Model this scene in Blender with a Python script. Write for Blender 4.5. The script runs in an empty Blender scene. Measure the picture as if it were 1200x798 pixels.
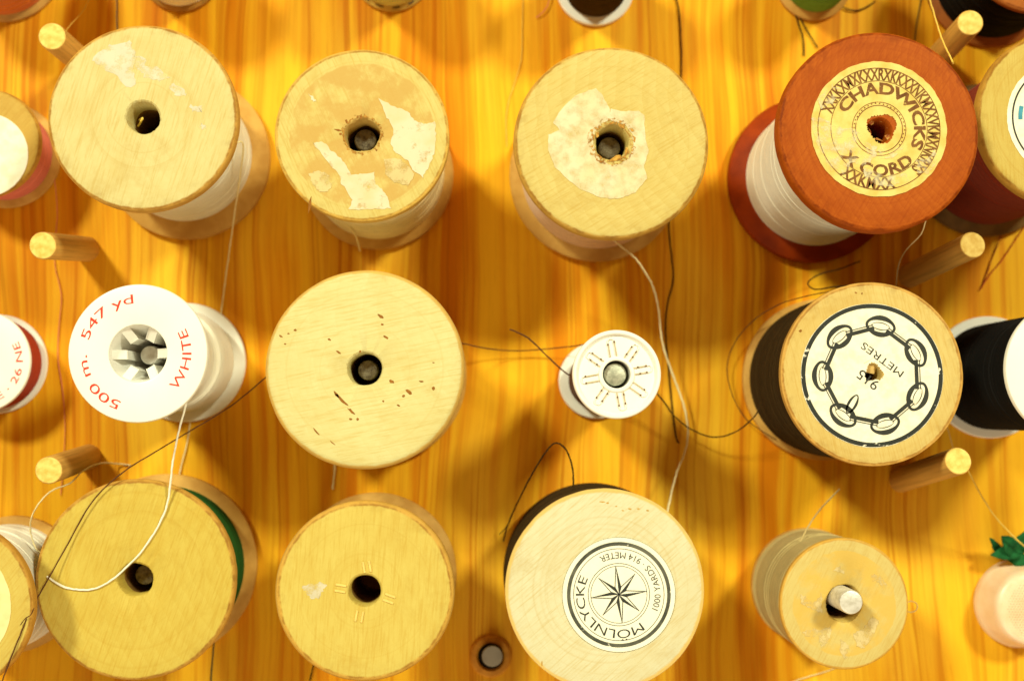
import bpy, bmesh, math, random
from mathutils import Vector, Matrix
random.seed(7)
sc = bpy.context.scene
col = sc.collection
MM = 0.001
# ---------------------------------------------------------------- camera
W, Hh = 1200.0, 798.0            # pixel frame of the photograph
FPX = 1400.0                     # focal length in those pixels
CAMZ = 300.0                     # mm above the board
cam_d = bpy.data.cameras.new('camera'); cam = bpy.data.objects.new('camera', cam_d); col.objects.link(cam)
cam_d.sensor_fit = 'HORIZONTAL'; cam_d.sensor_width = 36.0; cam_d.lens = FPX * 36.0 / W
cam_d.clip_start = 0.01; cam_d.clip_end = 20.0
NADX, NADY = 560.0, 490.0        # pixel straight below the lens
ax = math.atan((NADY - Hh / 2) / FPX); ay = -math.atan((W / 2 - NADX) / FPX)
RM = Matrix.Rotation(ay, 3, 'Y') @ Matrix.Rotation(ax, 3, 'X')
cam.matrix_world = Matrix.Translation((0, 0, CAMZ * MM)) @ RM.to_4x4()
sc.camera = cam
cam_d.dof.use_dof = True
cam_d.dof.focus_distance = 0.258
cam_d.dof.aperture_fstop = 10.5
# ---------------------------------------------------------------- world and lamps
wd = bpy.data.worlds.new('World'); sc.world = wd; wd.use_nodes = True
bg = wd.node_tree.nodes['Background']
bg.inputs[0].default_value = (1.0, 0.50, 0.17, 1); bg.inputs[1].default_value = 0.34
def lamp(name, loc, power, size, color):
    d = bpy.data.lights.new(name, 'AREA'); d.shape = 'DISK'; d.size = size; d.energy = power; d.color = color
    o = bpy.data.objects.new(name, d); col.objects.link(o); o.location = loc
    o.rotation_euler = (Vector((0, 0, 0)) - Vector(loc)).to_track_quat('-Z', 'Y').to_euler()
    return o
lamp('ceiling_lamp', (-0.60, 0.62, 0.95), 15.0, 0.17, (0.90, 0.915, 0.66))
lamp('ceiling_lamp', (0.62, 0.58, 0.95), 13.7, 0.17, (0.90, 0.915, 0.66))
lamp('soft_fill_light', (-0.10, -0.95, 0.75), 6.0, 0.7, (0.95, 0.90, 0.64))  # unseen fill lamp added to brighten the spool sides facing down the picture
vs = sc.view_settings
vs.view_transform = 'Standard'; vs.look = 'None'; vs.exposure = 0.0; vs.gamma = 1.0; vs.use_curve_mapping = False
sc.render.engine = 'CYCLES'
sc.render.resolution_x = 1024; sc.render.resolution_y = 680

# ---------------------------------------------------------------- helpers
def P(px, py, z):
    """photo pixel on the plane z (mm) -> world x, y in mm"""
    d = RM @ Vector(((px - W / 2), -(py - Hh / 2), -FPX))
    t = (CAMZ - z) / -d.z
    return d.x * t, d.y * t
def pxmm(px, py, z):
    a = P(px - 20, py, z); b = P(px + 20, py, z)
    return math.hypot(b[0] - a[0], b[1] - a[1]) / 40.0
def mesh_obj(name, verts, faces, mat, parent=None, smooth=None):
    me = bpy.data.meshes.new(name)
    me.from_pydata([(x * MM, y * MM, z * MM) for x, y, z in verts], [], faces)
    me.update()
    o = bpy.data.objects.new(name, me); col.objects.link(o)
    if mat: me.materials.append(mat)
    if smooth is not None:
        me.polygons.foreach_set('use_smooth', [True] * len(me.polygons))
        me.set_sharp_from_angle(angle=math.radians(smooth))
    if parent: o.parent = parent
    return o
def bm_obj(name, bm, mat, parent=None, smooth=None):
    me = bpy.data.meshes.new(name); bm.to_mesh(me); bm.free()
    for v in me.vertices: v.co *= MM
    o = bpy.data.objects.new(name, me); col.objects.link(o); me.materials.append(mat)
    if smooth is not None:
        me.polygons.foreach_set('use_smooth', [True] * len(me.polygons)); me.set_sharp_from_angle(angle=math.radians(smooth))
    if parent: o.parent = parent
    return o
def thing(name, label, cat, x=0, y=0, z=0, group=None):
    o = bpy.data.objects.new(name, None); col.objects.link(o); o.empty_display_size = 0.005
    o.location = (x * MM, y * MM, z * MM); return tag(o, label, cat, group)
def tag(o, label, cat, group=None, kind=None):
    o['label'] = label; o['category'] = cat
    if group: o['group'] = group
    if kind: o['kind'] = kind
    return o
def lathe(name, prof, mat, parent=None, seg=80, closed=True, jit=None, smooth=35):
    """prof: (r, z) loop in mm; jit(r, z, a) -> (r, z)"""
    verts, faces = [], []
    n = len(prof)
    for i in range(seg):
        a = 2 * math.pi * i / seg
        for (r, z) in prof:
            if jit: r2, z2 = jit(r, z, a)
            else: r2, z2 = r, z
            verts.append((r2 * math.cos(a), r2 * math.sin(a), z2))
    m = n if closed else n - 1
    for i in range(seg):
        j = (i + 1) % seg
        for k in range(m):
            l = (k + 1) % n
            faces.append((i * n + k, j * n + k, j * n + l, i * n + l))
    return mesh_obj(name, verts, faces, mat, parent, smooth)
def solid_lathe(name, prof, mat, parent=None, seg=40, smooth=35):
    """open profile whose first and last points lie on the axis"""
    verts, faces = [(0, 0, prof[0][1])], []
    mid = prof[1:-1]; n = len(mid)
    for i in range(seg):
        a = 2 * math.pi * i / seg
        for r, z in mid: verts.append((r * math.cos(a), r * math.sin(a), z))
    verts.append((0, 0, prof[-1][1])); last = len(verts) - 1
    for i in range(seg):
        j = (i + 1) % seg
        faces.append((0, 1 + j * n, 1 + i * n))
        for k in range(n - 1):
            faces.append((1 + i * n + k, 1 + j * n + k, 1 + j * n + k + 1, 1 + i * n + k + 1))
        faces.append((1 + i * n + n - 1, 1 + j * n + n - 1, last))
    return mesh_obj(name, verts, faces, mat, parent, smooth)
def catmull(pts, per=8):
    out = []
    p = [pts[0]] + list(pts) + [pts[-1]]
    for i in range(1, len(p) - 2):
        for k in range(per):
            t = k / per
            out.append(tuple(0.5 * ((2 * b) + (-a + c) * t + (2 * a - 5 * b + 4 * c - d) * t * t + (-a + 3 * b - 3 * c + d) * t ** 3)
                             for a, b, c, d in zip(p[i - 1], p[i], p[i + 1], p[i + 2])))
    out.append(tuple(pts[-1])); return out
def tube(name, pts, rad, mat, parent=None, sides=7, per=8):
    """pts: world mm; the parent's location is subtracted"""
    off = Vector(parent.location) / MM if parent else Vector((0, 0, 0))
    pp = [Vector(q) - off for q in catmull(pts, per)]
    verts, faces = [], []
    up = Vector((0.3, 0.2, 1)).normalized()
    for i, q in enumerate(pp):
        t = (pp[min(i + 1, len(pp) - 1)] - pp[max(i - 1, 0)])
        if t.length < 1e-6: t = Vector((1, 0, 0))
        t.normalize()
        u = up - t * up.dot(t)
        if u.length < 1e-3: u = Vector((1, 0, 0)) - t * t.x
        u.normalize(); v = t.cross(u)
        r = rad * (1 + random.uniform(-0.13, 0.13))
        w = Vector((random.uniform(-1, 1), random.uniform(-1, 1), 0)) * rad * 0.22
        for k in range(sides):
            a = 2 * math.pi * k / sides
            verts.append(tuple(q + w + u * math.cos(a) * r + v * math.sin(a) * r))
    for i in range(len(pp) - 1):
        for k in range(sides):
            l = (k + 1) % sides
            faces.append((i * sides + k, i * sides + l, (i + 1) * sides + l, (i + 1) * sides + k))
    faces.append(tuple(range(sides - 1, -1, -1))); m = (len(pp) - 1) * sides
    faces.append(tuple(m + k for k in range(sides)))
    return mesh_obj(name, verts, faces, mat, parent, 60)
def thread(pts, rad, mat, parent=None, name='loose_thread', label=None, group=None):
    """pts: (photo px, photo py, height mm)"""
    w = [P(a, b, z) + (z,) for a, b, z in pts]; rad *= 0.78
    if parent is None:
        r = tube('loose_thread', w, rad, mat)
        tag(r, label, 'thread', group); return r
    return tube(name, w, rad, mat, parent)

# ---------------------------------------------------------------- materials
def new_mat(name):
    m = bpy.data.materials.new(name); m.use_nodes = True
    nt = m.node_tree; b = nt.nodes['Principled BSDF']
    return m, nt, b
def N(nt, typ, **kw):
    n = nt.nodes.new(typ)
    for k, v in kw.items():
        if k.startswith('_'): setattr(n, k[1:], v)
        else: n.inputs[k].default_value = v
    return n
def c4(c): return (c[0], c[1], c[2], 1)
def math_n(nt, op, a, b=None, clamp=False):
    n = nt.nodes.new('ShaderNodeMath'); n.operation = op; n.use_clamp = clamp
    for i, v in enumerate((a, b)):
        if v is None: continue
        if isinstance(v, (int, float)): n.inputs[i].default_value = v
        else: nt.links.new(v, n.inputs[i])
    return n.outputs[0]
def mix_c(nt, f, a, b, mode='MIX'):
    n = nt.nodes.new('ShaderNodeMix'); n.data_type = 'RGBA'; n.blend_type = mode
    for sock, v in ((n.inputs[0], f), (n.inputs[6], a), (n.inputs[7], b)):
        if isinstance(v, (int, float)): sock.default_value = v
        elif isinstance(v, tuple): sock.default_value = c4(v)
        else: nt.links.new(v, sock)
    return n.outputs[2]
def ramp(nt, fac, p0, p1):
    n = nt.nodes.new('ShaderNodeMapRange'); n.interpolation_type = 'SMOOTHSTEP'
    n.inputs[1].default_value = p0; n.inputs[2].default_value = p1
    nt.links.new(fac, n.inputs[0]); return n.outputs[0]
def coords(nt, scale=(1, 1, 1), rot=0.0, loc=(0, 0, 0)):
    tc = nt.nodes.new('ShaderNodeTexCoord'); mp = nt.nodes.new('ShaderNodeMapping')
    nt.links.new(tc.outputs['Object'], mp.inputs['Vector'])
    if rot:
        mp.vector_type = 'TEXTURE'; scale = tuple(1.0 / q for q in scale)
    mp.inputs['Scale'].default_value = scale; mp.inputs['Rotation'].default_value = (0, 0, rot); mp.inputs['Location'].default_value = loc
    return mp.outputs[0]
def noise(nt, vec, scale, detail=4, rough=0.55, dist=0.0):
    n = nt.nodes.new('ShaderNodeTexNoise'); nt.links.new(vec, n.inputs['Vector'])
    n.inputs['Scale'].default_value = scale; n.inputs['Detail'].default_value = detail
    n.inputs['Roughness'].default_value = rough; n.inputs['Distortion'].default_value = dist
    return n.outputs['Fac']
def bump(nt, b, h, dist, strength=0.5):
    n = nt.nodes.new('ShaderNodeBump'); n.inputs['Strength'].default_value = strength; n.inputs['Distance'].default_value = dist
    nt.links.new(h, n.inputs['Height']); nt.links.new(n.outputs[0], b.inputs['Normal'])

def board_material():
    m, nt, b = new_mat('pine_board')
    def coords(nt, scale):      # grain that wanders a little sideways
        tc = nt.nodes.new('ShaderNodeTexCoord'); lo = nt.nodes.new('ShaderNodeMapping'); lo.inputs['Scale'].default_value = (9, 5, 1)
        nt.links.new(tc.outputs['Object'], lo.inputs['Vector'])
        w = math_n(nt, 'MULTIPLY', math_n(nt, 'SUBTRACT', noise(nt, lo.outputs[0], 1.6, 3, 0.5), 0.5), 0.014)
        cx = nt.nodes.new('ShaderNodeCombineXYZ'); nt.links.new(w, cx.inputs[0])
        ad = nt.nodes.new('ShaderNodeVectorMath'); ad.operation = 'ADD'; nt.links.new(tc.outputs['Object'], ad.inputs[0]); nt.links.new(cx.outputs[0], ad.inputs[1])
        mp = nt.nodes.new('ShaderNodeMapping'); mp.inputs['Scale'].default_value = scale; nt.links.new(ad.outputs[0], mp.inputs['Vector'])
        return mp.outputs[0]
    v1 = coords(nt, (75, 4.5, 1)); v2 = coords(nt, (300, 6.0, 1)); v3 = coords(nt, (900, 9, 1)); v4 = coords(nt, (30, 9, 1)); v5 = coords(nt, (2600, 90, 1)); v6 = coords(nt, (520, 4.0, 1))
    n1 = noise(nt, v1, 1.0, 4, 0.55, 0.4); n2 = noise(nt, v2, 1.0, 4, 0.6, 0.3); n3 = noise(nt, v3, 1.0, 3, 0.6); n4 = noise(nt, v4, 1.0, 3); n5 = noise(nt, v5, 1.0, 2, 0.6); n6 = noise(nt, v6, 1.0, 2, 0.5)
    f = math_n(nt, 'ADD', math_n(nt, 'MULTIPLY', n1, 0.45), math_n(nt, 'MULTIPLY', n2, 0.55))
    c = mix_c(nt, ramp(nt, f, 0.40, 0.62), (0.82, 0.43, 0.016), (0.62, 0.195, 0.004))
    c = mix_c(nt, math_n(nt, 'MULTIPLY', ramp(nt, n4, 0.45, 0.72), 0.7), c, (0.87, 0.54, 0.040))
    # late wood: narrow brown lines, denser in some zones
    late = math_n(nt, 'MULTIPLY', ramp(nt, n6, 0.53, 0.60), ramp(nt, n6, 0.70, 0.62))
    c = mix_c(nt, math_n(nt, 'MULTIPLY', math_n(nt, 'MULTIPLY', late, ramp(nt, n1, 0.38, 0.60)), 0.60), c, (0.47, 0.125, 0.003))
    c = mix_c(nt, math_n(nt, 'MULTIPLY', ramp(nt, n3, 0.52, 0.72), 0.50), c, (0.54, 0.175, 0.004))
    c = mix_c(nt, math_n(nt, 'MULTIPLY', ramp(nt, n5, 0.55, 0.78), 0.30), c, (0.46, 0.14, 0.004))
    nt.links.new(c, b.inputs['Base Color'])
    b.inputs['Roughness'].default_value = 0.55; b.inputs['Specular IOR Level'].default_value = 0.06
    h = math_n(nt, 'ADD', n3, math_n(nt, 'MULTIPLY', n2, 0.6)); bump(nt, b, h, 0.0002, 0.35)
    return m
def wood_material(name, face, side, R, rot=0.0, stain=None, stain_r=0.8, grain=0.5, speck=0.25, rim_w=0.965, seed=0.0, dirt=0.35, dk=(0.92, 0.82, 0.64), ws=105):
    """turned spool: pale end grain on the faces, browner worn rim"""
    m, nt, b = new_mat(name)
    v = coords(nt, (1, 1, 1), rot, (seed * 0.013, seed * 0.007, seed * 0.003))
    raw = coords(nt)
    sep = nt.nodes.new('ShaderNodeSeparateXYZ'); nt.links.new(raw, sep.inputs[0])
    rr = math_n(nt, 'SQRT', math_n(nt, 'ADD', math_n(nt, 'MULTIPLY', sep.outputs[0], sep.outputs[0]), math_n(nt, 'MULTIPLY', sep.outputs[1], sep.outputs[1])))
    rr = math_n(nt, 'DIVIDE', rr, R * MM)
    wv = nt.nodes.new('ShaderNodeTexWave'); nt.links.new(coords(nt, (1, 1, 0.12), rot, (0.034 + seed * 0.0009, 0.012, 0)), wv.inputs['Vector'])
    wv.wave_type = 'RINGS'; wv.rings_direction = 'Z'; wv.wave_profile = 'SAW'; wv.inputs['Scale'].default_value = ws; wv.inputs['Distortion'].default_value = 2.2
    wv.inputs['Detail'].default_value = 4; wv.inputs['Detail Scale'].default_value = 1.4; wv.inputs['Detail Roughness'].default_value = 0.6
    cloud = noise(nt, v, 120, 5, 0.6); fine = noise(nt, v, 2100, 3, 0.7)
    vs_ = coords(nt, (1, 4, 1), rot + 0.5, (0.01 * seed, 0, 0)); fib = noise(nt, vs_, 260, 5, 0.7, 0.6)
    dark = tuple(x * y for x, y in zip(face, dk))
    c = mix_c(nt, math_n(nt, 'MULTIPLY', ramp(nt, cloud, 0.36, 0.68), 0.45), face, dark)
    c = mix_c(nt, math_n(nt, 'MULTIPLY', wv.outputs['Fac'], min(0.9, 0.5 * grain)), c, dark)
    c = mix_c(nt, math_n(nt, 'MULTIPLY', ramp(nt, fib, 0.48, 0.75), 0.35 * grain), c, tuple(x * 0.8 for x in dark))
    c = mix_c(nt, math_n(nt, 'MULTIPLY', ramp(nt, fine, 0.60, 0.82), speck), c, tuple(x * 0.45 for x in dark))
    fl = noise(nt, coords(nt, (1, 16, 1), rot + 0.9, (0.02 * seed, 0.01, 0)), 150, 4, 0.65, 0.2)
    c = mix_c(nt, math_n(nt, 'MULTIPLY', ramp(nt, fl, 0.46, 0.70), 0.55), c, tuple(x * y for x, y in zip(dark, (0.90, 0.80, 0.62))))
    cr = nt.nodes.new('ShaderNodeCombineXYZ'); nt.links.new(rr, cr.inputs[0]); cr.inputs[1].default_value = seed * 3.1
    tl = noise(nt, cr.outputs[0], 26, 3, 0.6)
    c = mix_c(nt, math_n(nt, 'MULTIPLY', ramp(nt, tl, 0.52, 0.72), 0.28), c, tuple(x * y for x, y in zip(dark, (0.88, 0.76, 0.58))))
    grime = noise(nt, v, 70, 6, 0.7, 0.4)
    c = mix_c(nt, math_n(nt, 'MULTIPLY', ramp(nt, grime, 0.52, 0.74), 0.40), c, tuple(x * y for x, y in zip(dark, (0.80, 0.66, 0.45))))
    if stain:
        e = math_n(nt, 'ADD', rr, math_n(nt, 'MULTIPLY', math_n(nt, 'SUBTRACT', noise(nt, v, 260, 5, 0.6), 0.5), 0.10))
        s = ramp(nt, e, stain_r + 0.012, stain_r - 0.012)
        s = math_n(nt, 'MULTIPLY', s, ramp(nt, noise(nt, v, 190, 5, 0.62), 0.33, 0.56))
        c = mix_c(nt, math_n(nt, 'MULTIPLY', s, 0.85), c, stain)
    e2 = math_n(nt, 'ADD', rr, math_n(nt, 'MULTIPLY', math_n(nt, 'SUBTRACT', noise(nt, v, 500, 3), 0.5), 0.03))
    c = mix_c(nt, ramp(nt, e2, rim_w - 0.012, rim_w + 0.014), c, side)
    g = noise(nt, coords(nt, (1, 1, 1), 0.3, (seed * 0.02, 0, 0)), 330, 5, 0.65)
    c = mix_c(nt, math_n(nt, 'MULTIPLY', math_n(nt, 'MULTIPLY', ramp(nt, e2, 0.80, 1.0), ramp(nt, g, 0.48, 0.70)), dirt), c, (side[0] * 0.5, side[1] * 0.4, side[2] * 0.3))
    edge = math_n(nt, 'MULTIPLY', math_n(nt, 'MULTIPLY', ramp(nt, e2, rim_w - 0.010, rim_w + 0.004), ramp(nt, e2, rim_w + 0.028, rim_w + 0.008)), ramp(nt, g, 0.36, 0.58))
    c = mix_c(nt, math_n(nt, 'MULTIPLY', edge, 0.75 * min(1.0, dirt * 2.5)), c, (side[0] * 0.45, side[1] * 0.33, side[2] * 0.22))
    nt.links.new(c, b.inputs['Base Color'])
    b.inputs['Roughness'].default_value = 0.6; b.inputs['Specular IOR Level'].default_value = 0.10
    bump(nt, b, math_n(nt, 'ADD', fine, math_n(nt, 'MULTIPLY', fib, 0.7)), 0.00012, 0.45)
    return m
def simple_material(name, c, rough=0.5, spec=0.3, var=0.0, scale=300, c2=None, bmp=0.0, metal=0.0, sss=0.0):
    m, nt, b = new_mat(name)
    b.inputs['Roughness'].default_value = rough; b.inputs['Specular IOR Level'].default_value = spec; b.inputs['Metallic'].default_value = metal
    v = coords(nt)
    n1 = noise(nt, v, scale, 4)
    c2 = c2 or tuple(x * (1 - var) for x in c)
    nt.links.new(mix_c(nt, ramp(nt, n1, 0.35, 0.7), c, c2), b.inputs['Base Color'])
    if bmp: bump(nt, b, noise(nt, v, scale * 4, 3), 0.0002, bmp)
    return m
def worn_material(name, c, keep0=0.30, keep1=0.42, scale=700, rough=0.8, c2=None, top=1.0):
    """paper or print that has flaked off in places: real gaps"""
    m, nt, b = new_mat(name)
    v = coords(nt); n1 = noise(nt, v, scale, 5, 0.65); n2 = noise(nt, v, scale * 0.4, 3)
    nt.links.new(mix_c(nt, ramp(nt, n2, 0.35, 0.7), c, c2 or tuple(x * 0.88 for x in c)), b.inputs['Base Color'])
    b.inputs['Roughness'].default_value = rough; b.inputs['Specular IOR Level'].default_value = 0.15
    nt.links.new(math_n(nt, 'MULTIPLY', ramp(nt, n1, keep0, keep1), top), b.inputs['Alpha'])
    return m
def thread_material(name, c, rough=0.8, sheen=0.2, var=0.25):
    m, nt, b = new_mat(name)
    v = coords(nt, (1, 1, 14)); n1 = noise(nt, v, 420, 4, 0.65)
    nt.links.new(mix_c(nt, ramp(nt, n1, 0.3, 0.75), c, tuple(x * (1 - var) for x in c)), b.inputs['Base Color'])
    b.inputs['Roughness'].default_value = rough; b.inputs['Specular IOR Level'].default_value = 0.15
    b.inputs['Sheen Weight'].default_value = sheen
    bump(nt, b, n1, 0.0001, 0.4)
    return m

M_board = board_material()
M_peg = simple_material('dowel_wood', (0.80, 0.60, 0.17), 0.6, 0.2, 0, 600, (0.66, 0.42, 0.085), 0.4)
M_pegside = thread_material('dowel_side', (0.62, 0.34, 0.075), 0.6, 0.0, 0.35)
M_pegside.node_tree.nodes['Mapping'].inputs['Scale'].default_value = (3, 3, 0.10)
M_basewood = simple_material('base_flange_wood', (0.60, 0.35, 0.085), 0.65, 0.2, 0, 160, (0.46, 0.235, 0.045), 0.4)  # bottom flanges, browner than the top faces
M_bore = simple_material('shaded_bore_wood', (0.26, 0.13, 0.03), 0.8, 0.1, 0.4, 500)  # wood darkened so the shade inside the holes is in its colour
M_steel = simple_material('steel_pin', (0.74, 0.73, 0.68), 0.42, 0.5, 0, 700, (0.56, 0.54, 0.47), 0.3, 0.35)
M_dullshade = simple_material('shaded_dull_steel', (0.20, 0.17, 0.11), 0.5, 0.4, 0, 900, (0.08, 0.06, 0.035), 0.4, 0.5)  # dull steel, darkened further for the shade deep in the holes
M_white = simple_material('white_plastic', (0.84, 0.83, 0.76), 0.38, 0.4, 0.05, 90)
M_dark = simple_material('hole_shade_black', (0.02, 0.014, 0.008), 0.9, 0.05, 0.3)  # near-black colour stands for the shade around the bare pin
M_paper = simple_material('white_paper', (0.84, 0.81, 0.66), 0.8, 0.15, 0, 420, (0.76, 0.71, 0.52), 0.25)
M_oldpaper = simple_material('yellowed_paper', (0.70, 0.55, 0.18), 0.75, 0.2, 0, 300, (0.60, 0.42, 0.10), 0.3)
M_ink = worn_material('black_ink', (0.030, 0.032, 0.026), 0.24, 0.34, 900, 0.6)
M_inksolid = simple_material('ink', (0.035, 0.038, 0.032), 0.6, 0.2, 0.3)
M_brownink = worn_material('brown_ink', (0.20, 0.085, 0.025), 0.28, 0.44, 1100, 0.7, (0.12, 0.045, 0.012))
M_redink = worn_material('red_ink', (0.70, 0.055, 0.030), 0.16, 0.30, 900, 0.5)
M_remnant = worn_material('paper_remnant', (0.76, 0.70, 0.51), 0.24, 0.46, 420, 0.85, (0.74, 0.62, 0.36), 0.80)
M_remnant3 = worn_material('soft_paper_remnant', (0.76, 0.68, 0.46), 0.10, 0.62, 330, 0.85, (0.74, 0.62, 0.36), 0.88)
M_remnant2 = worn_material('thin_paper_remnant', (0.72, 0.58, 0.28), 0.36, 0.60, 380, 0.85, None, 0.85)
M_palepatch = worn_material('pale_patch', (0.80, 0.76, 0.62), 0.30, 0.56, 330, 0.3, None, 0.65)
M_pit = simple_material('dark_pit', (0.32, 0.13, 0.025), 0.9, 0.1, 0.4, 2000)
T_cream = thread_material('cream_thread', (0.86, 0.73, 0.40), sheen=0.0)
T_white = thread_material('white_thread', (0.84, 0.81, 0.68), 0.7, 0.2, 0.12)
T_tan = thread_material('tan_thread', (0.62, 0.47, 0.20))
T_brown = thread_material('brown_thread', (0.105, 0.038, 0.010), sheen=0.05)
T_darkbrown = thread_material('dark_brown_thread', (0.050, 0.027, 0.006), 0.85, 0.0, 0.45)
T_black = thread_material('black_thread', (0.008, 0.007, 0.006), 0.85, 0.0)
T_green = thread_material('green_thread', (0.018, 0.09, 0.013), sheen=0.0)
T_lightgreen = thread_material('light_green_thread', (0.16, 0.36, 0.06), sheen=0.0)
T_red = thread_material('red_thread', (0.42, 0.045, 0.012), sheen=0.05)
T_darkred = thread_material('dark_red_thread', (0.24, 0.028, 0.008), sheen=0.05)
T_pink = thread_material('pink_thread', (0.72, 0.20, 0.14), sheen=0.05)
T_yellow = thread_material('yellow_thread', (0.82, 0.58, 0.10), sheen=0.05)
T_greenblack = thread_material('bottle_green_thread', (0.03, 0.06, 0.02))
T_navy = thread_material('slate_thread', (0.12, 0.12, 0.13))

# ---------------------------------------------------------------- the board
def board():
    bm = bmesh.new(); bmesh.ops.create_cube(bm, size=1.0)
    for v in bm.verts: v.co = Vector((v.co.x * 1100, v.co.y * 900, v.co.z * 20 - 10))
    bmesh.ops.bevel(bm, geom=list(bm.edges), offset=1.5, segments=2, affect='EDGES')
    o = bm_obj('wooden_board', bm, M_board); o['kind'] = 'structure'; o['label'] = 'orange pine board with upright grain that the spools stand on'
board()

# ---------------------------------------------------------------- spool builder
def jitter(R, rh, seed, rag=0.06, nick=0.004):
    rnd = random.Random(seed)
    ph = [rnd.uniform(0, 6.28) for _ in range(8)]
    nk = [(rnd.uniform(0, 6.28), rnd.uniform(0.03, 0.10), rnd.uniform(0.3, 1.0)) for _ in range(9)]
    rag_n = [rnd.uniform(-1, 1) for _ in range(56)]
    def f(r, z, a):
        if r > R * 0.9:
            k = 0.0022 * math.sin(2 * a + ph[0]) + 0.0012 * math.sin(5 * a + ph[1]) + 0.0008 * math.sin(11 * a + ph[2])
            for a0, w, s in nk:
                d = abs((a - a0 + math.pi) % (2 * math.pi) - math.pi)
                if d < w: k -= nick * s * (1 - d / w)
            return r * (1 + k), z
        if r < rh * 1.35:
            k = rag * (0.5 * math.sin(2 * a + ph[3]) + 0.3 * math.sin(5 * a + ph[4]) + 0.3 * rag_n[int(a / 6.2832 * 56) % 56] * (1.0 if r > rh * 1.02 else 0.25))
            return r * (1 + k), z
        return r, z
    return f
def place(top, h):
    return P(top[0], top[1], h)
def winding(root, rc, rt, z0, z1, cone0, cone1, mat, pitch=0.46, bulge=0.0, seed=1, seg=72, shape=None):
    """wound thread: one lathe with a ridge for every turn; cone0/cone1 raise the ends at the core"""
    rnd = random.Random(seed)
    n = max(6, int((z1 - z0) / pitch)); prof = [(rc, z0 + cone0)]
    for i in range(n):
        t = (i + 0.5) / n
        rb = rt + bulge * math.sin(math.pi * t)
        if shape: rb *= shape(t)
        za = z0 + (z1 - z0) * i / n; zb = z0 + (z1 - z0) * (i + 1) / n
        am = pitch * rnd.uniform(0.16, 0.34)
        prof.append((rb - am, za + 0.02)); prof.append((rb + rnd.uniform(-0.05, 0.10), (za + zb) / 2))
    prof.append((rt * (shape(1.0) if shape else 1) - 0.1, z1 - 0.02)); prof.append((rc, z1 - cone1))
    return lathe('thread', prof, mat, root, seg, True, None, 80)
def wooden_spool(label, top, rpx, h, mat, thr, tr=0.82, hole=0.175, flange=0.07, bevel=0.035, base=1.0, rag=0.07, seed=1, core=0.5,
                 group='thread spools on the board', barrel_mat=None, bulge=0.0, name='wooden_spool', R=None, base_mat=None):
    x, y = place(top, h)
    R = R or rpx * pxmm(top[0], top[1], h)
    root = thing(name, label, 'spool', x, y, 0.05, group)
    rh = R * hole; rc = R * core; ft = max(1.6, h * flange); b = R * bevel; cone = min(h * 0.10, 4.0)
    j = jitter(R, rh, seed, rag)
    z2 = h - 0.05; zi = z2 - ft
    topf = [(rh, zi - cone), (rh, z2 - 0.9), (rh * 1.06, z2 - 0.25), (rh * 1.16, z2), (R * 0.45, z2), (R * 0.75, z2), (R - b, z2), (R - b * 0.6, z2 - b * 0.10),
            (R - b * 0.28, z2 - b * 0.32), (R - b * 0.07, z2 - b * 0.65), (R, z2 - b * 1.1), (R, zi + 0.35), (R - 0.3, zi), (rc, zi - cone)]
    t = lathe('top_flange', topf, mat, root, 112, True, j)
    Rb = R * base
    botf = [(rh, ft + cone), (rc, ft + cone), (Rb - 0.3, ft), (Rb, ft - 0.35), (Rb, b * 0.9), (Rb - b * 0.3, b * 0.25), (Rb - b, 0), (rh * 1.05, 0)]
    botf.reverse()
    lathe('bottom_flange', botf, base_mat or M_basewood, root, 96, True, jitter(Rb, rh, seed + 50, rag * 0.3))
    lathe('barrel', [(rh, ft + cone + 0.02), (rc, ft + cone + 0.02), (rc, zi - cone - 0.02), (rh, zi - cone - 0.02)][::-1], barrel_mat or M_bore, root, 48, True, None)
    if thr:
        rt = R * tr
        k = lambda rad, Rr: cone * max(0.0, (Rr - rad)) / (Rr - rc)
        z0 = ft + k(rt, Rb) + 0.05; z1 = zi - k(rt, R) - 0.05
        winding(root, rc + 0.02, rt, z0, z1, cone - k(rt, Rb), cone - k(rt, R), thr, seed=seed, bulge=bulge)
    root['R'] = R; root['h'] = h
    return root
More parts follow.
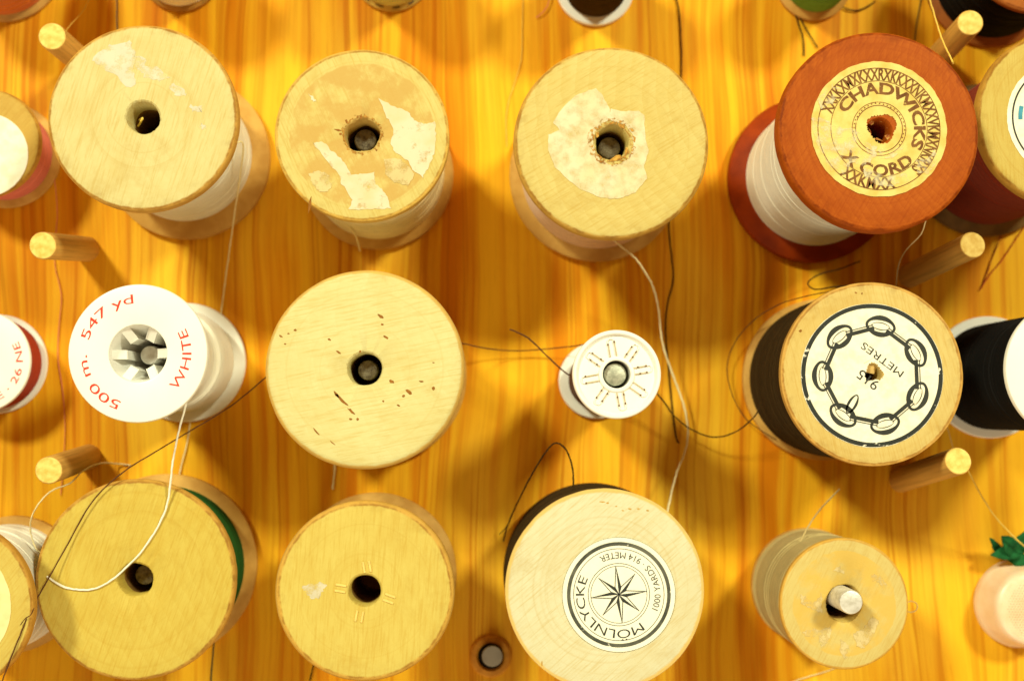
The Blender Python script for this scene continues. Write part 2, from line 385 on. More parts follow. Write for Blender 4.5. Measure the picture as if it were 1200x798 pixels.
def plastic_spool(label, top, rpx, h, mat, thr, tr=0.8, hole=0.3, ft=1.3, seed=1, group='thread spools on the board', tubeR=None, dish=0.0, base=1.0, bulge=0.0, shape=None, R=None, pitch=0.46):
    x, y = place(top, h); R = R or rpx * pxmm(top[0], top[1], h)
    root = thing('plastic_spool', label, 'spool', x, y, 0.05, group)
    rh = R * hole; z2 = h - 0.05; rc = max(rh + 0.9, R * 0.42) if not tubeR else tubeR
    if dish:
        prof = [(rh, z2 - ft), (rh, z2 - dish + 0.35), (rh + 0.25, z2 - dish + 0.5), (rh + 0.75, z2 - dish + 0.4), (rh + 1.0, z2 - dish), (R - 1.25, z2 - dish), (R - 0.95, z2 - 0.15), (R - 0.75, z2), (R - 0.3, z2),
                (R - 0.05, z2 - 0.25), (R, z2 - 0.6), (R, z2 - ft + 0.2), (R - 0.2, z2 - ft)]
    else:
        prof = [(rh, z2 - ft), (rh, z2 - 0.35), (rh + 0.1, z2 - 0.1), (rh + 0.4, z2), (R - 0.6, z2), (R - 0.2, z2 - 0.1), (R, z2 - 0.4), (R, z2 - ft + 0.3), (R - 0.25, z2 - ft)]
    lathe('top_flange', prof, mat, root, 112, True, None)
    Rb = R * base
    lathe('bottom_flange', [(rh, 0), (rh, ft), (Rb - 0.25, ft), (Rb, ft - 0.3), (Rb, 0.4), (Rb - 0.4, 0)], mat, root, 96, True, None)
    lathe('barrel', [(rh, ft + 0.02), (rh, z2 - ft - 0.02), (rc, z2 - ft - 0.02), (rc, ft + 0.02)], mat, root, 48, True, None)
    winding(root, rc + 0.02, R * tr, ft + 0.05, z2 - ft - 0.05, 0, 0, thr, pitch, seed=seed, bulge=bulge, shape=shape)
    root['R'] = R; root['h'] = h
    return root
def L(root, px, py, z):
    """photo pixel at height z -> the spool's local mm"""
    x, y = P(px, py, z); return x - root.location.x / MM, y - root.location.y / MM
def rough_poly(pts, amp, rnd, sub=5):
    out = []
    n = len(pts)
    for i in range(n):
        a, b = pts[i], pts[(i + 1) % n]
        for k in range(sub):
            t = k / sub
            q = (a[0] + (b[0] - a[0]) * t, a[1] + (b[1] - a[1]) * t)
            out.append((q[0] + rnd.uniform(-amp, amp), q[1] + rnd.uniform(-amp, amp)))
    return out
def patch(root, pts_px, mat, h, th=0.10, amp=0.18, seed=3, name='label_remnant', lift=0.0, sub=5):
    """thin scrap of paper on a spool's top, outline in photo pixels"""
    rnd = random.Random(seed)
    pts = rough_poly([L(root, a, b, h) for a, b in pts_px], amp, rnd, sub)
    bm = bmesh.new()
    z = h - 0.10 + lift
    lo = [bm.verts.new((a, b, z)) for a, b in pts]; f = bm.faces.new(lo)
    ext = bmesh.ops.extrude_face_region(bm, geom=[f])
    for v in [g for g in ext['geom'] if isinstance(g, bmesh.types.BMVert)]: v.co.z = z + th + 0.05
    bmesh.ops.recalc_face_normals(bm, faces=bm.faces)
    bmesh.ops.triangulate(bm, faces=[f for f in bm.faces if len(f.verts) > 4])
    return bm_obj(name, bm, mat, root)
def disc_label(root, cx, cy, rad, z, mat, hole=None, hc=(0, 0), seg=96, th=0.12, amp=0.06, seed=4, hamp=0.0, name='paper_label'):
    """paper disc, optionally with a (ragged) hole"""
    rnd = random.Random(seed); V, F = [], []
    for i in range(seg):
        a = 2 * math.pi * i / seg
        r = rad + rnd.uniform(-amp, amp)
        ri = (hole if hole else 0.05) * (1 + hamp * (math.sin(3 * a + seed) * 0.6 + rnd.uniform(-0.4, 0.4)))
        c, s = math.cos(a), math.sin(a)
        V += [(hc[0] + cx + ri * c, hc[1] + cy + ri * s, z + th), (cx + r * c, cy + r * s, z + th), (cx + r * c, cy + r * s, z - 0.03), (hc[0] + cx + ri * c, hc[1] + cy + ri * s, z - 0.03)]
    for i in range(seg):
        j = (i + 1) % seg
        for k in range(4):
            l = (k + 1) % 4
            F.append((i * 4 + k, i * 4 + l, j * 4 + l, j * 4 + k))
    return mesh_obj(name, V, F, mat, root)
def ring_print(parent, cx, cy, r0, r1, z, mat, name='printed_ring', seg=120, a0=0, a1=360):
    V, F = [], []
    full = abs(a1 - a0) >= 360
    n = seg if full else seg + 1
    for i in range(n):
        a = math.radians(90 - (a0 + (a1 - a0) * i / seg))
        V += [(cx + r0 * math.cos(a), cy + r0 * math.sin(a), z), (cx + r1 * math.cos(a), cy + r1 * math.sin(a), z)]
    for i in range(seg):
        j = (i + 1) % n
        F.append((i * 2 + 1, i * 2, j * 2, j * 2 + 1)[::-1])
    return mesh_obj(name, V, F, mat, parent)
_txt = {}
def text_mesh(s, off=0.0):
    if (s, off) not in _txt:
        cu = bpy.data.curves.new('t', 'FONT'); cu.body = s; cu.size = 1.0; cu.resolution_u = 3; cu.offset = off
        o = bpy.data.objects.new('t', cu); col.objects.link(o)
        dg = bpy.context.evaluated_depsgraph_get(); me = bpy.data.meshes.new_from_object(o.evaluated_get(dg))
        V = [tuple(v.co) for v in me.vertices]; F = [tuple(p.vertices) for p in me.polygons]
        bpy.data.objects.remove(o); bpy.data.curves.remove(cu); bpy.data.meshes.remove(me)
        _txt[(s, off)] = (V, F)
    return _txt[(s, off)]
def arc_text(parent, s, cx, cy, r, a0, a1, cap, z, mat, outward=True, bold=0.0):
    """a0..a1 clockwise degrees from the picture's up; cap = letter height mm; r = baseline radius"""
    V, F = text_mesh(s, bold)
    x0 = min(v[0] for v in V); x1 = max(v[0] for v in V); k = cap / 0.70
    out = []
    for v in V:
        a = math.radians(90 - (a0 + (a1 - a0) * (v[0] - x0) / (x1 - x0)))
        rr = r + (v[1] * k if outward else -v[1] * k)
        out.append((cx + rr * math.cos(a), cy + rr * math.sin(a), z))
    return mesh_obj('lettering', out, F, mat, parent)
def line_text(parent, s, cx, cy, ang, cap, width, z, mat):
    V, F = text_mesh(s)
    x0 = min(v[0] for v in V); x1 = max(v[0] for v in V); k = cap / 0.70; kx = width / (x1 - x0)
    c, sn = math.cos(math.radians(ang)), math.sin(math.radians(ang)); out = []
    for v in V:
        a = (v[0] - (x0 + x1) / 2) * kx; b = (v[1] - 0.35) * k
        out.append((cx + a * c - b * sn, cy + a * sn + b * c, z))
    return mesh_obj('lettering', out, F, mat, parent)
def poly_print(parent, polys, z, mat, name='printed_mark'):
    V, F = [], []
    for p in polys:
        b = len(V); V += [(x, y, z) for x, y in p]; F.append(tuple(range(b, b + len(p))))
    return mesh_obj(name, V, F, mat, parent)
def specks(root, items, h, mat, name='surface_pits', seed=5):
    """short dark pits: (px, py, length px, width px, angle deg in the picture)"""
    rnd = random.Random(seed); V, F = [], []
    for (px, py, ln, wd, an) in items:
        s = pxmm(px, py, h); cx, cy = L(root, px, py, h)
        b = len(V); n = 9
        for i in range(n):
            a = 2 * math.pi * i / n
            u = math.cos(a) * ln * s / 2 * rnd.uniform(0.7, 1.2); w = math.sin(a) * wd * s / 2 * rnd.uniform(0.6, 1.3)
            t = math.radians(-an)
            V.append((cx + u * math.cos(t) - w * math.sin(t), cy + u * math.sin(t) + w * math.cos(t), h - 0.02))
        F.append(tuple(range(b, b + n)))
    return mesh_obj(name, V, F, mat, root)
def pin(x, y, z, r, label, mat=None, lean=(0, 0)):
    o = solid_lathe('metal_pin', [(0, 0), (r, 0), (r, z - 0.5), (r * 0.93, z - 0.12), (r * 0.80, z), (0, z)], mat or M_steel, None, 32)
    o.location = (x * MM, y * MM, 0.00005); tag(o, label, 'pin', 'metal pins fixed in the board'); return o
def pin_in(root, z, r, off, label, mat=None):
    return pin(root.location.x / MM + off[0], root.location.y / MM + off[1], z, r, label, mat)

# ---------------------------------------------------------------- wooden spools
CREAM = (0.80, 0.65, 0.235); SIDE = (0.60, 0.34, 0.075)
def wm(n, face, side, top, rpx, h, **kw):
    g = 1.0 if face[0] < 0.5 else 0.775
    return wood_material(n, (face[0] * g * 0.93, face[1] * g * 1.0, face[2] * g * 0.93), (side[0] * (1.0 if g == 1.0 else 0.86), side[1] * (1.0 if g == 1.0 else 0.80), side[2] * (1.0 if g == 1.0 else 0.70)), rpx * pxmm(top[0], top[1], h), **kw)

# spool with white thread, plain cream top
t, r, h = (167.5, 138), 112, 42
s1 = wooden_spool('plain cream wooden spool of white thread with a pale smear on top', t, r, h,
    wm('maple_cream', (0.80, 0.66, 0.33), (0.60, 0.36, 0.08), t, r, h, rot=0.4, grain=0.25, speck=0.1, seed=1), T_white, 0.80, 0.168, 0.065, 0.04, seed=11, rag=0.05)
for k, pts in enumerate(([(108, 68), (128, 54), (152, 48), (160, 62), (156, 80), (160, 98), (150, 104), (134, 88), (118, 78)], [(158, 66), (172, 68), (168, 76), (186, 80), (200, 92), (186, 96), (170, 90), (160, 80)],
        [(202, 96), (214, 104), (218, 112), (206, 114), (200, 104)], [(222, 124), (238, 124), (236, 132), (226, 130)], [(236, 146), (241, 148), (240, 152), (235, 150)])):
    patch(s1, pts, M_palepatch, h, 0.05, 0.35, 20 + k, name='pale_patch')  # thin pale patches over the bare top
pinlabel = 'metal pin standing inside the hole of the '
thread([(162, 148, 36), (165, 143, 38.5), (167, 139, 39), (164, 141, 38)], 0.30, T_yellow, s1, 'thread_end')
# spool with torn white label
t, r, h = (424.5, 158.5), 102.5, 44
s2 = wooden_spool('wooden spool with torn white label remains and a brown stained disc on top', t, r, h,
    wm('maple_stained', (0.80, 0.63, 0.24), (0.66, 0.44, 0.10), t, r, h, rot=1.1, stain=(0.50, 0.315, 0.085), stain_r=0.83, grain=0.3, speck=0.2, seed=2), T_cream, 0.88, 0.19, 0.06, 0.02, seed=12, rag=0.11)
patch(s2, [(444, 116), (462, 125), (478, 131), (486, 141), (498, 146), (510, 143), (511, 160), (509, 180), (502, 196), (495, 208), (484, 200), (478, 188), (464, 180), (458, 168), (462, 152), (454, 138)], M_remnant, h, seed=1)
patch(s2, [(366, 168), (378, 166), (388, 176), (398, 184), (406, 196), (412, 206), (424, 204), (438, 202), (440, 216), (448, 222), (456, 234), (458, 244), (440, 245), (424, 246), (408, 245), (414, 234), (400, 216), (398, 204), (386, 192)], M_remnant, h, seed=2)
patch(s2, [(362, 204), (372, 200), (384, 204), (392, 214), (384, 224), (374, 226), (366, 216)], M_remnant2, h, seed=3)
patch(s2, [(362, 111), (367, 113), (371, 119), (367, 120)], M_remnant, h, seed=8)
patch(s2, [(450, 186), (470, 186), (486, 204), (478, 218), (462, 214), (452, 204)], M_remnant2, h, seed=4)
specks(s2, [(396, 153, 8, 2.5, 15), (399, 157, 4, 3, 0), (423, 137, 2.5, 7, 0), (441, 176, 3, 3, 0), (363, 240, 3, 18, 10), (406, 142, 4, 3, 40)], h, M_pit)
pin_in(s2, 39, 2.45, (0.2, 0.1), pinlabel + 'spool with torn white label', M_dullshade)
# spool with a round paper residue
t, r, h = (717, 167), 114.5, 39
s3 = wooden_spool('wooden spool with a worn round white paper patch around its hole', t, r, h,
    wm('maple_plain', (0.79, 0.61, 0.24), (0.62, 0.39, 0.085), t, r, h, rot=-0.35, dk=(0.90, 0.80, 0.60), grain=0.8, speck=0.15, seed=3), thread_material('peach_thread', (0.80, 0.52, 0.28)), 0.86, 0.17, 0.07, 0.06, seed=13, rag=0.10)
patch(s3, [(648, 144), (660, 125), (678, 110), (698, 104), (706, 112), (714, 126), (716, 140), (706, 145), (698, 154), (695, 166), (697, 178), (704, 188), (714, 193), (718, 206), (716, 233), (704, 232), (680, 222), (664, 210), (650, 196), (642, 176),
           (643, 158), (656, 152)], M_remnant3, h, seed=5, amp=0.12)
patch(s3, [(713, 141), (716, 128), (730, 131), (748, 130), (755, 136), (756, 160), (760, 176), (755, 195), (758, 210), (744, 226), (726, 233), (713, 233), (715, 206), (713, 194), (726, 193), (736, 186), (742, 174), (741, 158), (732, 146)], M_remnant3, h, seed=6, amp=0.12, lift=0.03)
chew = worn_material('chewed_wood_ring', (0.50, 0.26, 0.05), 0.47, 0.60, 1300, 0.9, (0.26, 0.10, 0.015))
disc_label(s3, 0, 0, 0.245 * s3['R'], h - 0.05, chew, 0.185 * s3['R'], seg=64, th=0.20, amp=0.35, seed=3, name='chewed_hole_edge')
disc_label(s2, 0, 0, 0.235 * s2['R'], 44 - 0.05, chew, 0.205 * s2['R'], seg=64, th=0.06, amp=0.3, seed=5, name='chewed_hole_edge')
specks(s3, [(722, 186, 14, 6, -20), (734, 176, 4, 9, 10), (700, 158, 4, 8, 0), (716, 194, 6, 3, 0), (728, 148, 9, 4, 30)], h, simple_material('chewed_wood', (0.62, 0.36, 0.07), 0.8, 0.1, 0, 1500, (0.30, 0.12, 0.02), 0.5))
pin_in(s3, 34, 2.5, (0.0, -0.1), pinlabel + 'spool with the round paper patch', M_dullshade)
# red-brown spool
t, r, h = (1030, 154), 118, 54
s4 = wooden_spool('tall red-brown wooden spool of white thread with a round yellowed label', t, r, h,
    wm('red_stained_wood', (0.42, 0.090, 0.007), (0.33, 0.066, 0.004), t, r, h, rot=0.12, grain=0.9, speck=0.4, seed=4, dirt=0.6, dk=(0.74, 0.58, 0.45), ws=210), T_white, 0.80, 0.12, 0.065, 0.045, seed=14, rag=0.05, base=0.985, base_mat=simple_material('red_flange_wood', (0.30, 0.038, 0.002), 0.55, 0.1, 0, 200, (0.22, 0.026, 0.002), 0.3))
def chadwick_label():
    k = pxmm(1030, 152, h); cx, cy = L(s4, 1029.8, 151.5, h)
    z = h - 0.05
    lab = disc_label(s4, cx, cy, 79.5 * k, z, M_oldpaper, 17 * k, (0.6, 0.2), amp=0.10, hamp=0.16, seed=6, th=0.18)
    lab['label'] = 'round yellowed paper label with worn brown print'
    zt = z + 0.18 + 0.04
    arc_text(lab, 'CHADWICKS', cx, cy, 41.5 * k, 296, 479, 13 * k, zt, M_brownink, True, 0.034)
    arc_text(lab, 'X CORD', cx, cy, 55 * k, 236, 133, 13 * k, zt, M_brownink, False, 0.034)
    for r0, r1 in ((27, 28), (31, 31.8), (56, 56.8), (71, 72)):
        ring_print(lab, cx, cy, r0 * k, r1 * k, zt, M_brownink, seg=90)
    arc_text(lab, 'XXKKXMXKXXRXKKXXNKMXXVKMXNKRXS', cx, cy, 57.8 * k, 287, 501, 13.5 * k, zt + 0.02, M_brownink, True, 0.026)
    arc_text(lab, 'XXKMXX', cx, cy, 71 * k, 222, 165, 13.5 * k, zt + 0.02, M_brownink, False, 0.026)
    rd = random.Random(2)
    for a in range(0, 360, 7):
        if 190 < a < 285: continue
    tiny = [[(cx + rr * math.cos(a) , cy + rr * math.sin(a)), (cx + (rr + 1.2 * k) * math.cos(a), cy + (rr + 1.2 * k) * math.sin(a)),
             (cx + (rr + 1.2 * k) * math.cos(a + .06), cy + (rr + 1.2 * k) * math.sin(a + .06)), (cx + rr * math.cos(a + .06), cy + rr * math.sin(a + .06))]
            for a in [math.radians(q) for q in range(-40, 190, 9)] for rr in [(28.3 + rd.random() * 1.2) * k]]
    poly_print(lab, tiny, zt, M_brownink)
    worn = worn_material('flaked_label', (0.78, 0.70, 0.46), 0.40, 0.66, 420, 0.9, None, 0.75)
    def rubbed(pts, sd):
        p = patch(s4, pts, worn, h, 0.20, 0.3, sd, name='rubbed_patch', lift=0.10); return p
    rubbed([(952, 138), (966, 140), (980, 150), (1000, 152), (1010, 160), (1016, 170), (1028, 172), (1024, 186), (1012, 196), (998, 190), (990, 204), (974, 200), (962, 180), (954, 160)], 31)
    rubbed([(958, 118), (974, 100), (984, 106), (976, 122), (962, 128)], 32)
    rubbed([(1072, 188), (1088, 186), (1094, 176), (1098, 190), (1088, 204), (1076, 202)], 33)
    rubbed([(1012, 198), (1040, 206), (1060, 204), (1064, 212), (1040, 220), (1016, 214)], 34)
    rubbed([(1030, 176), (1046, 176), (1060, 168), (1056, 180), (1040, 188), (1028, 186)], 35)
    flaps = []
    for a in range(6):
        aa = a * 1.05 + 0.3; rr = 15.5 * k; ox, oy = cx + 0.6, cy + 0.2
        flaps.append([(ox + rr * math.cos(aa - .38), oy + rr * math.sin(aa - .38)), (ox + 9.5 * k * math.cos(aa - .1), oy + 9.5 * k * math.sin(aa - .1)), (ox + 10.5 * k * math.cos(aa + .2), oy + 10.5 * k * math.sin(aa + .2)), (ox + rr * math.cos(aa + .36), oy + rr * math.sin(aa + .36))])
    V, F = [], []
    for p in flaps:
        b = len(V)
        for i, (x, y) in enumerate(p): V.append((x, y, z - (0.1 if i in (0, 3) else 1.6)))
        F.append((b, b + 1, b + 2, b + 3))
    mesh_obj('torn_paper_edge', V, F, simple_material('torn_red_paper', (0.30, 0.06, 0.02), 0.8, 0.1, 0, 900, (0.62, 0.34, 0.08)), s4)
chadwick_label()
# plain wide spool in the middle
t, r, h = (427.5, 432.5), 117.5, 38
s5 = wooden_spool('plain pale wooden spool with brown pits and scratches on its bare top', t, r, h,
    wm('pale_maple', (0.84, 0.725, 0.38), (0.72, 0.50, 0.14), t, r, h, rot=-0.7, grain=0.35, speck=0.08, seed=5, dirt=0.1), T_cream, 0.88, 0.165, 0.08, 0.07, seed=15, rag=0.05)
specks(s5, [(446, 371, 8, 3.5, 38), (448, 380, 4, 2.5, 20), (452, 395, 8, 3, 35), (400, 468, 26, 3.5, 42), (394, 462, 10, 3, 50), (412, 482, 12, 3, 40), (459, 447, 7, 4, 10), (479, 459, 8, 5, 40), (473, 464, 4, 3, 0), (508, 455, 4, 4, 0), (494, 447, 6, 2, 10),
            (449, 470, 3, 3, 0), (467, 475, 5, 2, 20), (386, 398, 4, 2.5, 20), (397, 413, 7, 2.5, 30), (346, 387, 4, 3, 0), (338, 391, 3, 2, 0), (329, 394, 5, 2, 30), (334, 403, 3, 2, 0), (371, 506, 12, 2, 50), (411, 491, 4, 3, 0), (422, 412, 3, 3, 0),
            (508, 425, 4, 1.5, 0), (419, 491, 3, 4, 0), (390, 519, 8, 1.5, 40)], h, M_pit)
pin_in(s5, 33.5, 2.2, (0.25, -0.05), pinlabel + 'plain pale spool with brown pits', M_dullshade)
# chain label spool
t, r, h = (1022, 438), 107, 39
s6 = wooden_spool('wooden spool of dark brown thread with a white chain-ring label', t, r, h,
    wm('beech_tan', (0.79, 0.57, 0.22), (0.62, 0.38, 0.10), t, r, h, rot=0.9, grain=0.15, speck=0.12, seed=6), T_darkbrown, 0.93, 0.10, 0.05, 0.015, seed=16, bulge=0.4, base=1.0)
def chain_label():
    k = pxmm(1022, 440, h); cx, cy = L(s6, 1021.8, 439.7, h); z = h - 0.05
    lab = disc_label(s6, cx, cy, 83.5 * k, z, M_paper, 10.5 * k, (0.5 * k * 4, 0.8 * k * 4), amp=0.05, hamp=0.25, seed=9)
    lab['label'] = 'white paper label printed with a ring of black chain links'
    zt = z + 0.12 + 0.04
    flaky = worn_material('flaked_ink', (0.030, 0.034, 0.030), 0.33, 0.40, 420, 0.45)
    ring_print(lab, cx, cy, 78.0 * k, 83.0 * k, zt, flaky)
    def T(a, u, v, r0):  # u tangent (clockwise), v outward
        aa = math.radians(90 - a); rx, ry = math.cos(aa), math.sin(aa); tx, ty = ry, -rx
        return (cx + (rx * (r0 + v) + tx * u) * k, cy + (ry * (r0 + v) + ty * u) * k)
    def oval(a, r0, lu, lv, th, name='printed_chain_link', off=(0, 0), rot=0):
        V, F = [], []; n = 36
        for i in range(n):
            t_ = 2 * math.pi * i / n; c_, s_ = math.cos(t_), math.sin(t_)
            wob = 1 - 0.10 * math.cos(2 * t_)
            for q in (0, 1):
                w = th * (0.75 + 0.75 * (s_ * s_)) if q else 0
                u = (lu - (th * 0.8 if q else 0)) * c_; v = (lv * wob - w) * s_
                if rot: u, v = u * math.cos(rot) - v * math.sin(rot), u * math.sin(rot) + v * math.cos(rot)
                x, y = T(a, u + off[0], v + off[1], r0); V.append((x, y, zt))
        for i in range(n):
            j = (i + 1) % n; F.append((i * 2, j * 2, j * 2 + 1, i * 2 + 1))
        return mesh_obj(name, V, F, M_inksolid, lab)
    A = [11, 63, 115, 166, 217, 269, 320]
    for i, a in enumerate(A):
        oval(a, 58, 18, 11.5, 3.9); oval(a, 58, 11, 4.2, 0.7, 'printed_link_outline')
        b = A[(i + 1) % 7] + (360 if i == 6 else 0); m = (a + b) / 2
        if i == 7: continue
        for vv, th in ((3.6, 1.0), (-0.4, 4.4)):
            poly_print(lab, [[T(m, -17, vv - th / 2, 52.5), T(m, 17, vv - th / 2, 52.5), T(m, 17, vv + th / 2, 52.5), T(m, -17, vv + th / 2, 52.5)][::-1]], zt + 0.02, M_inksolid, 'printed_chain_bar')
    x = 217
    oval(x, 41, 12.5, 5.2, 2.0, off=(-1, 0), rot=math.radians(-84))
    line_text(lab, 'METRES', cx + 12 * k, cy + 18 * k, 143, 8.5 * k, 58 * k, zt, M_inksolid)
    line_text(lab, '915', cx - 5 * k, cy - 5.5 * k, 143, 12 * k, 27 * k, zt, M_inksolid)
    fl = [L(s6, q[0], q[1], h) for q in ((1012, 426), (1024, 419), (1030, 428), (1027, 438), (1017, 436))]
    V = [(a, b, h + 0.12 - (0.0 if i < 2 else 1.6)) for i, (a, b) in enumerate(fl)]
    mesh_obj('torn_paper_flap', V, [(0, 1, 2, 3, 4)], simple_material('torn_tan_paper', (0.70, 0.48, 0.17), 0.8, 0.1, 0.2), s6)
chain_label()
specks(s6, [(938, 388, 3.5, 3.5, 0), (1003, 343, 4, 1.5, 30), (1010, 344, 2, 3, 0)], h, M_pit)
# large bottom-left spool, green thread
t, r, h = (158.5, 679), 118, 28
s7 = wooden_spool('broad wooden spool of green thread with a plain yellowish top', t, r, h,
    wm('honey_maple', (0.76, 0.55, 0.12), (0.60, 0.36, 0.075), t, r, h, rot=0.35, dk=(0.90, 0.80, 0.58), grain=0.6, speck=0.12, seed=7), T_green, 0.87, 0.165, 0.09, 0.05, seed=17, rag=0.08)
pin_in(s7, 22, 2.3, (0.5, 0.3), pinlabel + 'broad spool of green thread', M_dullshade)
# bottom-middle spool with four drive notches
t, r, h = (427.5, 692), 105.5, 29
s8 = wooden_spool('yellowish wooden spool with four notches stamped round its hole', t, r, h,
    wm('yellow_maple', (0.80, 0.60, 0.16), (0.64, 0.40, 0.085), t, r, h, rot=0.6, grain=0.35, speck=0.12, seed=8, rim_w=0.945), T_cream, 0.88, 0.172, 0.09, 0.055, seed=18, rag=0.03)
for (a, b, an) in ((430, 664, 80), (399, 689, 10), (456, 701, 20), (421, 722, -80)):
    x, y = L(s8, a, b, h); t_ = math.radians(-an); kk = pxmm(a, b, h)
    for sgn in (-1, 1):
        bm = bmesh.new(); bmesh.ops.create_cube(bm, size=1.0)
        for v in bm.verts:
            u, w_ = v.co.x * 13 * kk, v.co.y * 2.6 * kk + sgn * 3.6 * kk
            v.co = Vector((x + u * math.cos(t_) - w_ * math.sin(t_), y + u * math.sin(t_) + w_ * math.cos(t_), h - 0.05 + v.co.z * 0.5))
        bmesh.ops.bevel(bm, geom=list(bm.edges), offset=0.08, segments=1, affect='EDGES')
        bm_obj('stamped_notch', bm, simple_material('pale_notch', (0.80, 0.58, 0.17), 0.7, 0.2, 0.15, 800), s8)
patch(s8, [(354, 688), (362, 684), (376, 682), (384, 686), (378, 692), (374, 702), (364, 700), (358, 694)], M_palepatch, h, 0.05, 0.3, 41, name='pale_patch')  # pale patch paints a glare spot on the top face
# star label spool
t, r, h = (709, 690.5), 117, 32
s9 = wooden_spool('pale wooden spool of dark brown thread with a white star label', t, r, h,
    wm('white_maple', (0.84, 0.755, 0.56), (0.74, 0.55, 0.20), t, r, h, rot=-0.2, grain=0.30, speck=0.05, seed=9, dirt=0.05), T_darkbrown, 0.985, 0.10, 0.05, 0.012, seed=19, base=0.97)
def star_label():
    k = pxmm(725, 696, h); cx, cy = L(s9, 725.2, 696.2, h); z = h - 0.05
    lab = disc_label(s9, cx, cy, 66.3 * k, z, simple_material('clean_label', (0.85, 0.83, 0.68), 0.7, 0.2, 0.06, 500), None, amp=0.02)
    lab['label'] = 'white paper label with a black eight-pointed star and ring'
    zt = z + 0.12 + 0.04
    ring_print(lab, cx, cy, 56.6 * k, 60.8 * k, zt, worn_material('rubbed_ink', (0.05, 0.055, 0.045), 0.28, 0.40, 500, 0.5, (0.12, 0.12, 0.09)))
    ring_print(lab, cx, cy, 66.0 * k, 66.3 * k, zt, M_ink)
    ring_print(lab, cx, cy, 52.6 * k, 53.3 * k, zt, M_inksolid)
    ring_print(lab, cx, cy, 35.6 * k, 36.3 * k, zt, M_inksolid); ring_print(lab, cx, cy, 32.6 * k, 33.2 * k, zt, M_inksolid)
    arc_text(lab, 'MÖLNLYCKE', cx, cy, 40.5 * k, 143, 297, 10.2 * k, zt, M_inksolid, True)
    arc_text(lab, '1000 YARDS · 914 METER', cx, cy, 49.0 * k, 113, -28, 7.4 * k, zt, M_inksolid, False)
    dk, ln = [], []
    for i in range(8):
        a = math.radians(90 - (-6 + 45 * i)); rr = (33 if i % 2 == 0 else 30.5) * k; ri = 9.5 * k
        tip = (cx + rr * math.cos(a), cy + rr * math.sin(a))
        l = (cx + ri * math.cos(a + .39), cy + ri * math.sin(a + .39)); r_ = (cx + ri * math.cos(a - .39), cy + ri * math.sin(a - .39))
        dk.append([(cx, cy), r_, tip])
        def seg(p, q, w):
            dx, dy = q[0] - p[0], q[1] - p[1]; d = math.hypot(dx, dy); nx, ny = -dy / d * w / 2, dx / d * w / 2
            return [(p[0] - nx, p[1] - ny), (q[0] - nx, q[1] - ny), (q[0] + nx, q[1] + ny), (p[0] + nx, p[1] + ny)]
        ln.append(seg(tip, l, 0.9 * k)); ln.append(seg(l, (cx, cy), 0.9 * k))
    poly_print(lab, dk, zt, M_inksolid, 'printed_star'); poly_print(lab, ln, zt + 0.02, M_inksolid, 'printed_star_outline')
star_label()
specks(s9, [(706, 588, 7, 1.5, 5), (712, 589, 4, 2, 0), (722, 593, 3, 1.5, 0), (738, 596, 5, 2, 0), (748, 596, 4, 1.5, 0), (759, 598, 4, 2, 0), (730, 598, 3, 1.5, 0), (635, 777, 1.5, 8, 0)], h, simple_material('fleck', (0.55, 0.32, 0.07), 0.9, 0.1, 0.3))
# grey-tan spool with pin through
t, r, h = (989.5, 707), 75.5, 31
s10 = wooden_spool('small wooden spool of beige thread with a pin standing out of its hole', t, r, h,
    wm('flaked_maple', (0.79, 0.60, 0.24), (0.68, 0.42, 0.085), t, r, h, rot=0.2, stain=(0.60, 0.40, 0.085), stain_r=0.80, grain=0.3, speck=0.12, seed=10, dirt=0.15), thread_material('beige_thread', (0.58, 0.45, 0.19), sheen=0.0), 0.955, 0.275, 0.05, 0.03, seed=20, rag=0.05, base=0.97, core=0.55)
for k, pts in enumerate(([(938, 696), (946, 700), (952, 706), (958, 703), (962, 694), (964, 700), (962, 710), (964, 718), (958, 716), (948, 712), (938, 706)], [(940, 740), (952, 736), (964, 738), (974, 732), (974, 742), (970, 752), (962, 758), (958, 748), (944, 744)],
        [(1020, 672), (1032, 674), (1038, 682), (1040, 690), (1033, 690), (1030, 682), (1022, 680)], [(1000, 742), (1012, 736), (1022, 722), (1030, 726), (1024, 744), (1012, 760), (1004, 756)], [(985, 748), (994, 756), (998, 768), (990, 772), (984, 760)], [(976, 668), (984, 662), (990, 672)])):
    patch(s10, pts, M_remnant2, h, 0.08, 0.2, 60 + k)
xx, yy = P(997.5, 705.5, 38)
pin(xx, yy, 38, 2.65, 'bright metal pin standing out of the small beige thread spool')

